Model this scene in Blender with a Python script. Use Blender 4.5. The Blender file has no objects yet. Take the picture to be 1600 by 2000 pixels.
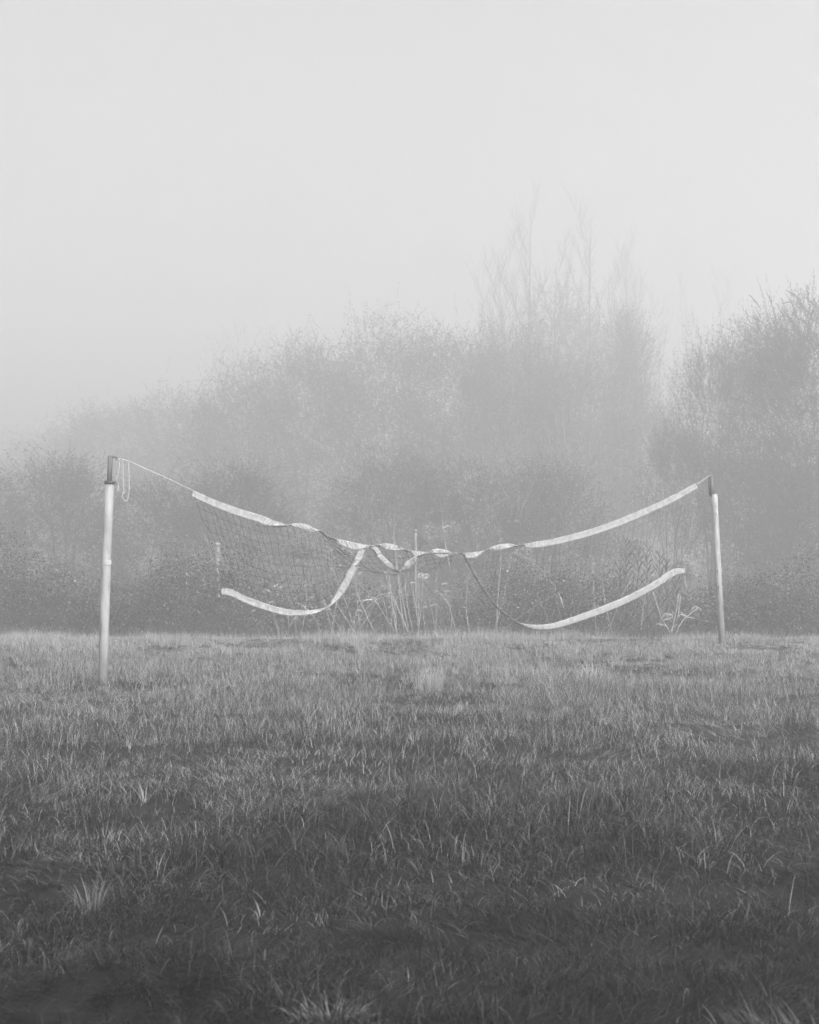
import bpy, math, random
import numpy as np
from mathutils import Vector, Matrix

random.seed(7)
RNG = np.random.default_rng(11)
S = bpy.context.scene
COL = S.collection
F_PX = 2850.0
CAM_Z = 1.63
PITCH = math.atan(34.0 / F_PX)
HAZE_DENSITY = 0.0125
HAZE_G = 0.46

# ------------------------------------------------------------------ helpers
def noise2(x, y, scale, seed):
    """smooth value noise, -1..1"""
    g = np.random.default_rng(seed).uniform(-1, 1, (64, 64))
    u = np.asarray(x, float) / scale + 1000.0
    v = np.asarray(y, float) / scale + 1000.0
    iu = np.floor(u).astype(int); iv = np.floor(v).astype(int)
    fu = u - iu; fv = v - iv
    fu = fu * fu * (3 - 2 * fu); fv = fv * fv * (3 - 2 * fv)
    a = g[iu % 64, iv % 64]; b = g[(iu + 1) % 64, iv % 64]
    c = g[iu % 64, (iv + 1) % 64]; d = g[(iu + 1) % 64, (iv + 1) % 64]
    return (a * (1 - fu) + b * fu) * (1 - fv) + (c * (1 - fu) + d * fu) * fv

HOLLOWS = [(-1.15, 6.15, .22, .13), (1.18, 6.2, .22, .12), (-.35, 10.2, .35, .11), (.25, 6.35, .2, .10), (1.62, 7.1, .3, .10), (1.0, 9.8, .3, .09), (-1.9, 8.6, .3, .1),
           (-.55, 7.4, .25, .1), (2.4, 13.3, .4, .09), (.6, 14.2, .4, .08), (-2.2, 12.6, .4, .08), (.1, 5.3, .18, .08), (-.75, 5.2, .2, .08), (3.2, 17.5, .5, .09)]
def gz(x, y):
    """height of the soil under the grass"""
    x = np.asarray(x, float); y = np.asarray(y, float)
    near = np.clip((23.0 - y) / 9.0, 0.12, 1.0)
    z = -0.105 + near * (0.055 * noise2(x, y, 1.7, 3) + 0.048 * noise2(x, y, 0.62, 4)
                         + 0.024 * noise2(x, y, 0.27, 5))
    for hx, hy, hr, hd in HOLLOWS:
        z = z - 0.9 * hd * np.exp(-(((x - hx) / (1.5 * hr)) ** 2 + ((y - hy) / hr) ** 2))
    t = np.clip(y - 23.0, 0, 11.5)
    return z - 0.125 * t * np.clip(t / 1.2, 0, 1)

def ray(px, py):
    dx = (px - 800.0) / F_PX; dz = (1000.0 - py) / F_PX
    c, s = math.cos(PITCH), math.sin(PITCH)
    return Vector((dx, c - dz * s, s + dz * c))      # per unit depth along the axis

def at(px, py, Y):
    d = ray(px, py)
    k = Y / d.y
    return Vector((d.x * k, Y, CAM_Z + d.z * k))

PL = at(201, 1325, 15.96)
PR = at(1410, 1245, 22.0)
def on_net(px, py, off=0.0):
    """point of the vertical plane through the two posts; off metres further along the ray"""
    d = ray(px, py)
    ex, ey = PR.x - PL.x, PR.y - PL.y
    k = (PL.x * ey - PL.y * ex) / (d.x * ey - d.y * ex)
    k += off
    return Vector((d.x * k, d.y * k, CAM_Z + d.z * k))

def mesh_np(name, V, F, tint=None, smooth=False):
    me = bpy.data.meshes.new(name)
    V = np.ascontiguousarray(V, dtype=np.float32); F = np.ascontiguousarray(F, dtype=np.int32)
    n, k = F.shape
    me.vertices.add(len(V)); me.vertices.foreach_set('co', V.ravel())
    me.loops.add(n * k); me.loops.foreach_set('vertex_index', F.ravel())
    me.polygons.add(n); me.polygons.foreach_set('loop_start', np.arange(0, n * k, k, dtype=np.int32))
    if tint is not None:
        a = me.attributes.new('tint', 'FLOAT', 'POINT')
        a.data.foreach_set('value', np.ascontiguousarray(tint, dtype=np.float32))
    if smooth:
        me.polygons.foreach_set('use_smooth', np.ones(n, dtype=bool))
    me.update(calc_edges=True)
    return me

class MB:
    def __init__(self): self.v = []; self.f = []
    def tube(self, pts, r, sides=6, cap=True):
        pts = [Vector(p) for p in pts]
        n = len(pts)
        rr = r if isinstance(r, (list, tuple)) else [r] * n
        base = len(self.v); up = None
        for i, p in enumerate(pts):
            d = (pts[min(i + 1, n - 1)] - pts[max(i - 1, 0)])
            d = d.normalized() if d.length > 1e-9 else Vector((0, 0, 1))
            if up is None:
                up = d.cross(Vector((0.31, 0.95, 0.12))).normalized()
            up = (up - d * up.dot(d))
            up = up.normalized() if up.length > 1e-6 else d.orthogonal().normalized()
            w = d.cross(up)
            for k in range(sides):
                a = 2 * math.pi * k / sides
                self.v.append(p + (up * math.cos(a) + w * math.sin(a)) * rr[i])
        for i in range(n - 1):
            for k in range(sides):
                a = base + i * sides + k; b = base + i * sides + (k + 1) % sides
                self.f.append((a, b, b + sides, a + sides))
        if cap and sides > 2:
            self.f.append(tuple(base + k for k in reversed(range(sides))))
            self.f.append(tuple(base + (n - 1) * sides + k for k in range(sides)))
    def lathe(self, p0, axis, prof, sides=28):
        """prof: (distance along axis, radius)"""
        axis = Vector(axis).normalized()
        u = axis.orthogonal().normalized(); w = axis.cross(u)
        base = len(self.v)
        for h, r in prof:
            for k in range(sides):
                a = 2 * math.pi * k / sides
                self.v.append(Vector(p0) + axis * h + (u * math.cos(a) + w * math.sin(a)) * r)
        for i in range(len(prof) - 1):
            for k in range(sides):
                a = base + i * sides + k; b = base + i * sides + (k + 1) % sides
                self.f.append((a, b, b + sides, a + sides))
        self.f.append(tuple(base + k for k in reversed(range(sides))))
        self.f.append(tuple(base + (len(prof) - 1) * sides + k for k in range(sides)))
    def blade(self, pts, w, side=None):
        """flat tapering leaf along pts"""
        pts = [Vector(p) for p in pts]; n = len(pts); base = len(self.v)
        for i, p in enumerate(pts):
            s = i / (n - 1)
            d = (pts[min(i + 1, n - 1)] - pts[max(i - 1, 0)]).normalized()
            sd = d.cross(Vector(side or (0.2, -1, 0.25)))
            sd = sd.normalized() if sd.length > 1e-5 else d.orthogonal().normalized()
            ww = w * 0.5 * max(0.05, math.sin(math.pi * (0.12 + 0.86 * s)) ** 0.8)
            self.v += [p - sd * ww, p + sd * ww]
        for i in range(n - 1):
            a = base + 2 * i
            self.f.append((a, a + 1, a + 3, a + 2))
    def build(self, name, mat, parent=None, smooth=True):
        me = bpy.data.meshes.new(name)
        me.from_pydata([tuple(p) for p in self.v], [], self.f)
        me.materials.append(mat)
        if smooth:
            me.polygons.foreach_set('use_smooth', [len(p.vertices) <= 4 for p in me.polygons])
        me.update()
        return link(name, me, parent)

def link(name, me, parent=None):
    o = bpy.data.objects.new(name, me); COL.objects.link(o)
    if parent is not None:
        o.parent = parent
        o.matrix_parent_inverse = Matrix.Translation(parent.location).inverted() if parent.get('world_parts') else Matrix()
    return o

def tag(o, label=None, cat=None, group=None, kind=None):
    if label: o['label'] = label
    if cat: o['category'] = cat
    if group: o['group'] = group
    if kind: o['kind'] = kind
    return o

def thing(name, loc, label, cat, group=None):
    """Empty at the thing's base; parts are built in world coordinates and keep their place"""
    o = bpy.data.objects.new(name, None); COL.objects.link(o)
    o.location = loc; o.empty_display_size = 0.2
    o['world_parts'] = 1
    tag(o, label, cat, group)
    return o

def spline(pts, n):
    """Catmull-Rom through tuples, n points per span"""
    P = [np.array(p, float) for p in pts]
    P = [2 * P[0] - P[1]] + P + [2 * P[-1] - P[-2]]
    out = []
    for i in range(1, len(P) - 2):
        for j in range(n):
            t = j / n
            a, b, c, d = P[i - 1], P[i], P[i + 1], P[i + 2]
            out.append(0.5 * (2 * b + (c - a) * t + (2 * a - 5 * b + 4 * c - d) * t * t + (3 * b - a - 3 * c + d) * t ** 3))
    out.append(P[-2])
    return out

def linspl(pts, n):
    out = []
    for a, b in zip(pts[:-1], pts[1:]):
        for j in range(n):
            t = j / n
            out.append(np.array(a, float) * (1 - t) + np.array(b, float) * t)
    out.append(np.array(pts[-1], float))
    return out

# ------------------------------------------------------------------ materials (black and white photograph: neutral greys)
def new_mat(name):
    m = bpy.data.materials.new(name); m.use_nodes = True
    nt = m.node_tree
    for n in list(nt.nodes): nt.nodes.remove(n)
    out = nt.nodes.new('ShaderNodeOutputMaterial')
    return m, nt, out

def g4(v): return (v, v, v, 1.0)

def leaf_mat(name, lo, mid, hi, pale, trans=0.3, rough=0.55, spec=0.3, scale=0.5):
    """foliage: the per-leaf tint picks the leaf's own grey"""
    m, nt, out = new_mat(name)
    at_ = nt.nodes.new('ShaderNodeAttribute'); at_.attribute_name = 'tint'
    oi = nt.nodes.new('ShaderNodeObjectInfo')
    rmp = nt.nodes.new('ShaderNodeValToRGB')
    e = rmp.color_ramp.elements
    e[0].position = 0.0; e[0].color = g4(lo)
    e[1].position = 1.0; e[1].color = g4(pale)
    x = e.new(0.5); x.color = g4(mid)
    x = e.new(0.9); x.color = g4(hi)
    x = e.new(0.94); x.color = g4(pale * 0.8)
    nt.links.new(at_.outputs['Fac'], rmp.inputs['Fac'])
    var = nt.nodes.new('ShaderNodeMapRange')
    var.inputs['To Min'].default_value = 0.75; var.inputs['To Max'].default_value = 1.3
    nt.links.new(oi.outputs['Random'], var.inputs['Value'])
    mul = nt.nodes.new('ShaderNodeVectorMath'); mul.operation = 'SCALE'
    nt.links.new(rmp.outputs['Color'], mul.inputs[0]); nt.links.new(var.outputs['Result'], mul.inputs['Scale'])
    b = nt.nodes.new('ShaderNodeBsdfPrincipled')
    b.inputs['Roughness'].default_value = rough
    b.inputs['Specular IOR Level'].default_value = spec
    nt.links.new(mul.outputs['Vector'], b.inputs['Base Color'])
    tr = nt.nodes.new('ShaderNodeBsdfTranslucent')
    nt.links.new(mul.outputs['Vector'], tr.inputs['Color'])
    mx = nt.nodes.new('ShaderNodeMixShader'); mx.inputs['Fac'].default_value = trans
    nt.links.new(b.outputs['BSDF'], mx.inputs[1]); nt.links.new(tr.outputs['BSDF'], mx.inputs[2])
    nt.links.new(mx.outputs['Shader'], out.inputs['Surface'])
    return m

def rough_mat(name, lo, hi, scale=8.0, rough=0.7, spec=0.3, metallic=0.0, bump=0.0, bscale=60.0, stretch=(1, 1, 1), streak=None):
    m, nt, out = new_mat(name)
    tc = nt.nodes.new('ShaderNodeTexCoord')
    mp = nt.nodes.new('ShaderNodeMapping'); mp.inputs['Scale'].default_value = stretch
    nt.links.new(tc.outputs['Object'], mp.inputs['Vector'])
    no = nt.nodes.new('ShaderNodeTexNoise'); no.inputs['Scale'].default_value = scale
    no.inputs['Detail'].default_value = 6.0; no.inputs['Roughness'].default_value = 0.65
    nt.links.new(mp.outputs['Vector'], no.inputs['Vector'])
    rmp = nt.nodes.new('ShaderNodeValToRGB')
    e = rmp.color_ramp.elements
    e[0].position = 0.32; e[0].color = g4(lo); e[1].position = 0.68; e[1].color = g4(hi)
    nt.links.new(no.outputs['Fac'], rmp.inputs['Fac'])
    col = rmp.outputs['Color']
    if streak:                                   # dirt with a shape of its own
        n2 = nt.nodes.new('ShaderNodeTexNoise'); n2.inputs['Scale'].default_value = streak[0]
        n2.inputs['Detail'].default_value = 8.0
        mp2 = nt.nodes.new('ShaderNodeMapping'); mp2.inputs['Scale'].default_value = streak[1]
        nt.links.new(tc.outputs['Object'], mp2.inputs['Vector']); nt.links.new(mp2.outputs['Vector'], n2.inputs['Vector'])
        r2 = nt.nodes.new('ShaderNodeValToRGB')
        r2.color_ramp.elements[0].position = 0.56; r2.color_ramp.elements[0].color = g4(1)
        r2.color_ramp.elements[1].position = 0.72; r2.color_ramp.elements[1].color = g4(streak[2])
        nt.links.new(n2.outputs['Fac'], r2.inputs['Fac'])
        mul = nt.nodes.new('ShaderNodeMix'); mul.data_type = 'RGBA'; mul.blend_type = 'MULTIPLY'
        mul.inputs['Factor'].default_value = 1.0
        nt.links.new(col, mul.inputs[6]); nt.links.new(r2.outputs['Color'], mul.inputs[7])
        col = mul.outputs[2]
    b = nt.nodes.new('ShaderNodeBsdfPrincipled')
    b.inputs['Roughness'].default_value = rough; b.inputs['Metallic'].default_value = metallic
    b.inputs['Specular IOR Level'].default_value = spec
    nt.links.new(col, b.inputs['Base Color'])
    if bump:
        n3 = nt.nodes.new('ShaderNodeTexNoise'); n3.inputs['Scale'].default_value = bscale
        n3.inputs['Detail'].default_value = 4.0
        nt.links.new(tc.outputs['Object'], n3.inputs['Vector'])
        bp = nt.nodes.new('ShaderNodeBump'); bp.inputs['Strength'].default_value = bump
        bp.inputs['Distance'].default_value = 0.01
        nt.links.new(n3.outputs['Fac'], bp.inputs['Height']); nt.links.new(bp.outputs['Normal'], b.inputs['Normal'])
    nt.links.new(b.outputs['BSDF'], out.inputs['Surface'])
    return m

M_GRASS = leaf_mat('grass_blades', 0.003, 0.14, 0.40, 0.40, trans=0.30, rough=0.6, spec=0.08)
M_PALE_GRASS = leaf_mat('bleached_grass', 0.30, 0.50, 0.65, 0.7, trans=0.3, rough=0.7)
M_NEAR_DRY = leaf_mat('dull_dry_grass', 0.06, 0.19, 0.36, 0.40, trans=0.3, rough=0.8)
M_LEAF = leaf_mat('shrub_leaves', 0.020, 0.055, 0.13, 0.45, trans=0.25)
M_WILLOW = leaf_mat('willow_leaves', 0.025, 0.065, 0.15, 0.45, trans=0.28)
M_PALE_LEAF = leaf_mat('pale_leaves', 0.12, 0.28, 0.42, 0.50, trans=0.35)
M_BRAMBLE = leaf_mat('bramble_leaves', 0.020, 0.060, 0.14, 0.40, trans=0.2)
M_REED = leaf_mat('reed_leaves', 0.015, 0.03, 0.05, 0.08, trans=0.2)
M_SOIL = rough_mat('soil_and_moss', 0.008, 0.025, scale=6.0, rough=0.95, spec=0.1, bump=0.8, bscale=40)
M_BARK = rough_mat('bark', 0.03, 0.09, scale=12, rough=0.9, spec=0.1)
M_PALE_BARK = rough_mat('pale_bark', 0.20, 0.34, scale=14, rough=0.85, spec=0.15)
M_DEAD_LEAF = rough_mat('dull_dead_leaf', 0.09, 0.20, scale=30, rough=0.8, spec=0.2)
M_DRY_LEAF = rough_mat('dull_dry_leaf', 0.16, 0.30, scale=20, rough=0.85, spec=0.1)
M_STRAW = rough_mat('dry_stem', 0.26, 0.42, scale=10, rough=0.8, spec=0.2)
M_PAINT = rough_mat('weathered_white_paint', 0.22, 0.34, scale=5, rough=0.55, spec=0.4, bump=0.25, bscale=90,
                    streak=(7, (3, 3, 0.7), 0.55))
M_PAINT_B = rough_mat('cleaner_white_paint', 0.26, 0.36, scale=9, rough=0.5, spec=0.4)
M_STEEL = rough_mat('rusted_steel', 0.035, 0.13, scale=14, rough=0.6, spec=0.4, stretch=(1, 1, 0.35), bump=0.3)
M_DARK_STEEL = rough_mat('dark_steel', 0.03, 0.07, scale=20, rough=0.6, spec=0.4)
M_FABRIC = rough_mat('dirty_white_band_cloth', 0.22, 0.36, scale=16, rough=0.9, spec=0.1, bump=0.5, bscale=120,
                     streak=(11, (1, 1, 1), 0.62))
M_CORD = rough_mat('pale_cord', 0.34, 0.44, scale=30, rough=0.8, spec=0.2)
M_NET = rough_mat('dark_net_twine', 0.012, 0.022, scale=30, rough=0.8, spec=0.2)
M_NETFOLD = rough_mat('gathered_net_twine', 0.13, 0.24, scale=55, rough=0.9, spec=0.1, bump=0.6, bscale=160)
M_PLASTIC = rough_mat('dull_white_plastic', 0.13, 0.22, scale=6, rough=0.6, spec=0.3)
M_WOOD = rough_mat('grey_old_wood', 0.12, 0.22, scale=14, rough=0.85, spec=0.1, stretch=(1, 1, 0.15))

# ------------------------------------------------------------------ ground
def axis_steps(lo, a, b, hi, fine, n_out):
    return np.concatenate([lo + (a - lo) * (np.linspace(0, 1, n_out, endpoint=False) ** 0.6),
                           np.arange(a, b, fine), b + (hi - b) * (np.linspace(0, 1, n_out) ** 1.8)])
xs = axis_steps(-150, -10, 10, 150, 0.10, 16)
ys = axis_steps(-60, 2.5, 27, 210, 0.10, 16)
GX, GY = np.meshgrid(xs, ys)
V = np.stack([GX.ravel(), GY.ravel(), gz(GX, GY).ravel()], 1)
nx, ny = len(xs), len(ys)
i = (np.arange(ny - 1)[:, None] * nx + np.arange(nx - 1)[None, :]).ravel()
Fq = np.stack([i, i + 1, i + nx + 1, i + nx], 1)
me = mesh_np('ground', V, Fq, smooth=True); me.materials.append(M_SOIL)
tag(link('ground', me), kind='structure')

# ------------------------------------------------------------------ grass
def blades(root, phi, th0, th1, L, w, tint, K, twist=0.6):
    """vectorised curved tapering blades"""
    n = len(L)
    pos = root.copy()
    side_a = phi + math.pi / 2 + RNG.uniform(-twist, twist, n)
    sx, sy = np.cos(side_a), np.sin(side_a)
    rows = []
    for k in range(K + 1):
        s = k / K
        ww = 0.5 * w * (1 - s) ** 0.65 if k < K else 0.04 * w
        ww = np.maximum(ww, 0.04 * w)
        off = np.stack([sx * ww, sy * ww, np.zeros(n)], 1)
        rows += [pos - off, pos + off]
        th = th0 + th1 * (s + 0.5 / K)
        st = (L / K)
        pos = pos + np.stack([np.cos(phi) * np.sin(th) * st, np.sin(phi) * np.sin(th) * st, np.cos(th) * st], 1)
    V = np.stack(rows, 1).reshape(-1, 3)
    m = 2 * (K + 1)
    b = (np.arange(n) * m)[:, None]
    quad = np.concatenate([b + np.array([[2 * k, 2 * k + 1, 2 * k + 3, 2 * k + 2]]) for k in range(K)], 1).reshape(-1, 4)
    return V, quad, np.repeat(tint, m)

def grass_zone(y0, y1, tufts_m2, per, K, wmul, marg):
    # tuft centres inside the seen wedge plus a margin for other viewpoints
    xm = 0.285 * y1 + marg
    n = int(tufts_m2 * (y1 - y0) * 2 * xm)
    cx = RNG.uniform(-xm, xm, n); cy = RNG.uniform(y0, y1, n)
    keep = np.abs(cx) < 0.285 * cy + marg
    cx, cy = cx[keep], cy[keep]
    # thin out by patches
    pn = noise2(cx, cy, 0.8, 21) + 0.6 * noise2(cx, cy, 0.33, 22)
    keep = RNG.uniform(0, 1, len(cx)) < np.clip(0.95 + 0.4 * pn, np.where(cy > 13, 0.9, 0.65), 1)
    cx, cy = cx[keep], cy[keep]
    n = len(cx)
    tuft_phi = RNG.uniform(0, 2 * math.pi, n)
    # lodging: tufts fall over together in patches
    lod = np.clip(noise2(cx, cy, 1.2, 31) * 0.9 + noise2(cx, cy, 0.45, 32) * 0.5, -1, 1)
    lod_phi = math.pi * (noise2(cx, cy, 1.6, 33) * 1.6) + 0.1
    hn = noise2(cx, cy, 1.4, 41) + 0.7 * noise2(cx, cy, 0.5, 42)
    hgt = 0.135 * (1 + 0.38 * hn) * RNG.uniform(0.75, 1.25, n)
    hgt *= np.clip(0.72 + 0.05 * (cy - 4.0), 0.72, 1.0)
    hgt *= 1 - 0.28 * np.clip((cy - 15) / 8, 0, 1)
    hgt *= 1 + 0.9 * np.clip((cy - 21) / 1.5, 0, 1) * RNG.uniform(0, 1, n)
    hgt *= 1 + 0.9 * np.clip((9.5 - cy) / 3, 0, 1) * np.clip(noise2(cx, cy, 0.55, 45) + 0.1, 0, 1)
    sp = 0.018 + 0.02 * RNG.uniform(0, 1, n)
    tt = np.interp(cy, [4, 7, 11, 16, 23], [0.034, 0.085, 0.28, 0.70, 1.12]) + np.interp(cy, [5, 10, 22], [.022, .10, .15]) * (np.clip((cy - 8) / 8, 0.0, 1) * noise2(cx, cy, 1.9, 51) + 1.1 * noise2(cx, cy, 0.55, 52) + RNG.normal(0, 0.6, n))  # tint grows paler with distance: foreground vignette darkening painted into the blade colour
    big = np.repeat(np.arange(n), per)
    N = len(big)
    r = RNG.normal(0, 1, (N, 2)) * sp[big][:, None]
    x = cx[big] + r[:, 0]; y = cy[big] + r[:, 1]
    z = gz(x, y) - 0.008
    phi = np.arctan2(r[:, 1], r[:, 0]) + RNG.normal(0, 0.8, N)
    th0 = np.abs(RNG.normal(0.1, 0.30, N)) + 0.5 * np.clip((8.5 - y) / 4, 0, 1) * RNG.uniform(0, 1, N); th1 = RNG.uniform(0.2, 2.0, N) + np.clip((15 - y) / 9, 0, 1) * RNG.uniform(0, 1.4, N)
    lb = np.clip(0.25 + 0.4 * np.clip((9 - y) / 3, 0, 1) + lod[big], 0, 1)
    m = RNG.uniform(0, 1, N) < lb * 0.9
    phi = np.where(m, lod_phi[big] + RNG.normal(0, 0.5, N), phi)
    th0 = np.where(m, th0 + 0.35 + 0.5 * lb, th0); th1 = np.where(m, th1 + 0.5, th1)
    th0 = np.minimum(th0, 1.05)
    th1 = np.minimum(th1, np.where(m, 1.62, 2.3) - th0)
    L = hgt[big] * RNG.uniform(0.5, 1.3, N)
    w = RNG.uniform(0.0024, 0.0046, N) * wmul
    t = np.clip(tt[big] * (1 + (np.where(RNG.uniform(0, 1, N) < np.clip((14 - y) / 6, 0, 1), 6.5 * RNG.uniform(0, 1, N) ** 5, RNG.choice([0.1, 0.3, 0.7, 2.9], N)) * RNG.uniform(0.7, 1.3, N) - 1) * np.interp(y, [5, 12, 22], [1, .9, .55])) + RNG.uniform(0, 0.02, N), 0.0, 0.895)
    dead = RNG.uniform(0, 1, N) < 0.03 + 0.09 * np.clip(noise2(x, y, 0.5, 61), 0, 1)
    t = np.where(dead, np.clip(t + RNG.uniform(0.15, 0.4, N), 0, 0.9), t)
    th1 = np.where(dead, th1 + 0.6, th1)
    return blades(np.stack([x, y, z], 1), phi, th0, th1, L, w, t, K)

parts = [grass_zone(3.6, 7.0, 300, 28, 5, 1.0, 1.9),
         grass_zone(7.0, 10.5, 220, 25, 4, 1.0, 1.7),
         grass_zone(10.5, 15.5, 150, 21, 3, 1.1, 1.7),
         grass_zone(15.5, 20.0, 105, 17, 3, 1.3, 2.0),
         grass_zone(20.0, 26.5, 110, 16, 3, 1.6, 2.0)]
ofs = 0; Vs, Fs, Ts = [], [], []
for v, f, t in parts:
    Vs.append(v); Fs.append(f + ofs); Ts.append(t); ofs += len(v)
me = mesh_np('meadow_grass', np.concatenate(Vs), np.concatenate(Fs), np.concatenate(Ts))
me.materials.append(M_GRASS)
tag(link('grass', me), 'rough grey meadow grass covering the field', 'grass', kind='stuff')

def tuft(name, px, py, n, hgt, spread, label, mat, lean=0.3, bend=0.9, phi0=None, wid=0.006, cat='grass tuft', group=None, Y=None):
    """a bleached tuft one can tell apart in the meadow"""
    Y = Y or CAM_Z * F_PX / (py - 1034.0)
    c = at(px, py, Y); c.z = float(gz(c.x, c.y))
    r = RNG.normal(0, 1, (n, 2)) * np.array(spread)[None, :]
    x = c.x + r[:, 0]; y = c.y + r[:, 1]
    phi = np.arctan2(r[:, 1], r[:, 0]) + RNG.normal(0, 0.6, n)
    if phi0 is not None: phi = phi0 + RNG.normal(0, 0.55, n)
    v, f, t = blades(np.stack([x - c.x, y - c.y, gz(x, y) - c.z - 0.01], 1), phi, np.abs(RNG.normal(lean * 0.5, lean, n)),
                     RNG.uniform(0.2, 1, n) * bend, hgt * RNG.uniform(0.55, 1.2, n), RNG.uniform(0.6, 1.2, n) * wid,
                     RNG.uniform(0, 1, n), 5)
    me = mesh_np(name, v, f, t); me.materials.append(mat)
    o = link(name, me); o.location = c
    return tag(o, label, cat, group)

GT = 'bleached tufts in the meadow'
tuft('grass_tuft', 840, 1338, 260, 0.34, (0.055, 0.05), 'tall pale bleached grass tuft standing out in the far half of the field', M_PALE_GRASS, 0.2, 0.7, None, 0.007, group=GT)
tuft('grass_tuft', 1160, 1300, 50, 0.22, (0.06, 0.05), 'small pale upright grass tuft near the far edge of the field', M_PALE_GRASS, 0.15, 0.5, None, 0.007, group=GT)
tuft('grass_tuft', 205, 1590, 26, 0.15, (0.02, 0.015), 'small pale tuft of leaning blades below the near post', M_PALE_GRASS, 0.3, 0.5, 0.5, 0.005, group=GT)
tuft('grass_tuft', 281, 1530, 16, 0.13, (0.012, 0.01), 'tiny pale sprig of grass beyond the leaning blades', M_PALE_GRASS, 0.3, 0.7, None, 0.005, group=GT)
tuft('grass_tuft', 180, 1720, 90, 0.17, (0.035, 0.02), 'pale withered tuft beside the dark hollow in the near grass', M_NEAR_DRY, 0.25, 0.9, None, 0.005, group=GT)
tuft('grass_tuft', 648, 1976, 420, 0.13, (0.05, 0.02), 'clump of curled bleached blades at the near edge of the meadow', M_NEAR_DRY, 0.35, 3.2, None, 0.006, group=GT)
tuft('grass_tuft', 1510, 1975, 200, 0.16, (0.075, 0.03), 'sprawling heap of bleached dead grass in the near corner', M_NEAR_DRY, 0.9, 0.9, math.pi, 0.005, group=GT)
tuft('grass_tuft', 905, 1650, 9, 0.12, (0.05, 0.008), 'few short pale upright blades in the dark middle grass', M_NEAR_DRY, 0.15, 0.4, None, 0.006, group=GT)
tuft('grass_tuft', 1080, 1352, 16, 0.12, (0.03, 0.02), 'little pale tuft in front of a dark dip in the field', M_PALE_GRASS, 0.25, 0.6, None, 0.006, group=GT)

# ------------------------------------------------------------------ posts
def post(base_px, top_px, Y, r, label, steel_px, kink=None):
    b = at(base_px[0], base_px[1], Y); t = at(top_px[0], top_px[1], Y)
    foot = b + (b - t) * 0.10
    root = thing('net_post', foot, label, 'post', 'volleyball net posts')
    ax = (t - foot)
    n = ax.normalized()
    Lh = ax.length
    mb = MB()
    if kink:
        kf, ko = kink
        mid = foot + ax * kf + Vector((ko, 0, 0))
        pts = [foot, foot + (mid - foot) * 0.5, mid - n * 0.01, mid + n * 0.01, mid + (t - mid) * 0.5, t]
        mb.tube(pts, [r * 1.03, r * 1.02, r * 1.02, r, r, r], 32)
    else:
        mb.tube([foot, foot + ax * 0.5, t - n * 0.008, t], [r, r, r, r * 0.94], 32)
    mb.build('painted_tube', M_PAINT, root)
    s0 = at(steel_px[0][0], steel_px[0][1], Y); s1 = at(steel_px[1][0], steel_px[1][1], Y)
    return root, foot, t, n, s0, s1

rt, foot, t, n, s0, s1 = post((201, 1325), (214.3, 941), 15.96, 0.0500, 'nearer white painted steel post leaning inwards with a rusty inner tube and cord loops', ((213.8, 945), (215.6, 890)), kink=(0.635, -0.006))
mb = MB(); mb.tube([s0, s0.lerp(s1, 0.5), s1 - n * 0.004, s1], [0.027, 0.027, 0.027, 0.024], 24); mb.build('steel_tube', M_STEEL, rt)
mb = MB(); mb.lathe(t - n * 0.026, n, [(0, 0.054), (0.0, 0.0575), (0.034, 0.0575), (0.036, 0.055), (0.036, 0.02)], 32); mb.build('collar', M_DARK_STEEL, rt)
ring = at(208.6, 1104, 15.96)
mb = MB(); mb.lathe(ring, n, [(0, 0.0525), (0.003, 0.0535), (0.055, 0.0535), (0.058, 0.0525)], 32); mb.build('sleeve', M_PAINT_B, rt)
lug = t + Vector((0.055, 0, -0.005))
mb = MB(); mb.tube([lug, lug + Vector((0.018, -0.004, 0.002)), lug + Vector((0.028, -0.004, -0.02)), lug + Vector((0.022, -0.004, -0.034))], 0.0055, 8); mb.build('cleat', M_DARK_STEEL, rt)
eyeL = s1 + Vector((0.026, -0.002, -0.018))
mb = MB(); mb.tube([eyeL, eyeL + Vector((0.035, 0, 0.004)), eyeL + Vector((0.055, 0, -0.012)), eyeL + Vector((0.043, 0, -0.024)), eyeL + Vector((0.03, 0, -0.012))], 0.006, 8); mb.build('hook', M_DARK_STEEL, rt)

rt2, foot, t, n, s0, s1 = post((1410, 1245), (1395.3, 966), 22.0, 0.0475, 'farther white painted steel post leaning inwards with a bare grey tube on top', ((1391.5, 970), (1389.2, 930)))
mb = MB(); mb.tube([s0, s0.lerp(s1, 0.5), s1], [0.030, 0.030, 0.030], 24); mb.build('steel_tube', M_STEEL, rt2)
mb = MB(); mb.tube([s0 + Vector((-0.043, -0.01, 0.02)), s1 + Vector((-0.043, -0.01, -0.02))], 0.009, 10)
mb.tube([s1 + Vector((-0.043, -0.01, -0.03)), s1 + Vector((0.0, -0.01, -0.03))], 0.007, 8); mb.build('tension_rod', M_DARK_STEEL, rt2)
mb = MB(); mb.lathe(t - n * 0.19, n, [(0, 0.0495), (0.003, 0.0510), (0.19, 0.0510), (0.194, 0.048)], 32); mb.build('sleeve', M_PAINT_B, rt2)
for py, dx in ((1005, -0.004), (1118, -0.03), (1150, -0.028)):
    c = at(1397 + (py - 966) * 0.053, py, 22.0) + Vector((dx, -0.046, 0))
    mb = MB(); mb.tube([c, c + Vector((-0.012, -0.022, 0.012)), c + Vector((-0.016, -0.03, 0.035)), c + Vector((-0.004, -0.02, 0.045))], 0.0065, 8)
    mb.build('cleat', M_PAINT_B if py < 1010 else M_DARK_STEEL, rt2)

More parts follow.
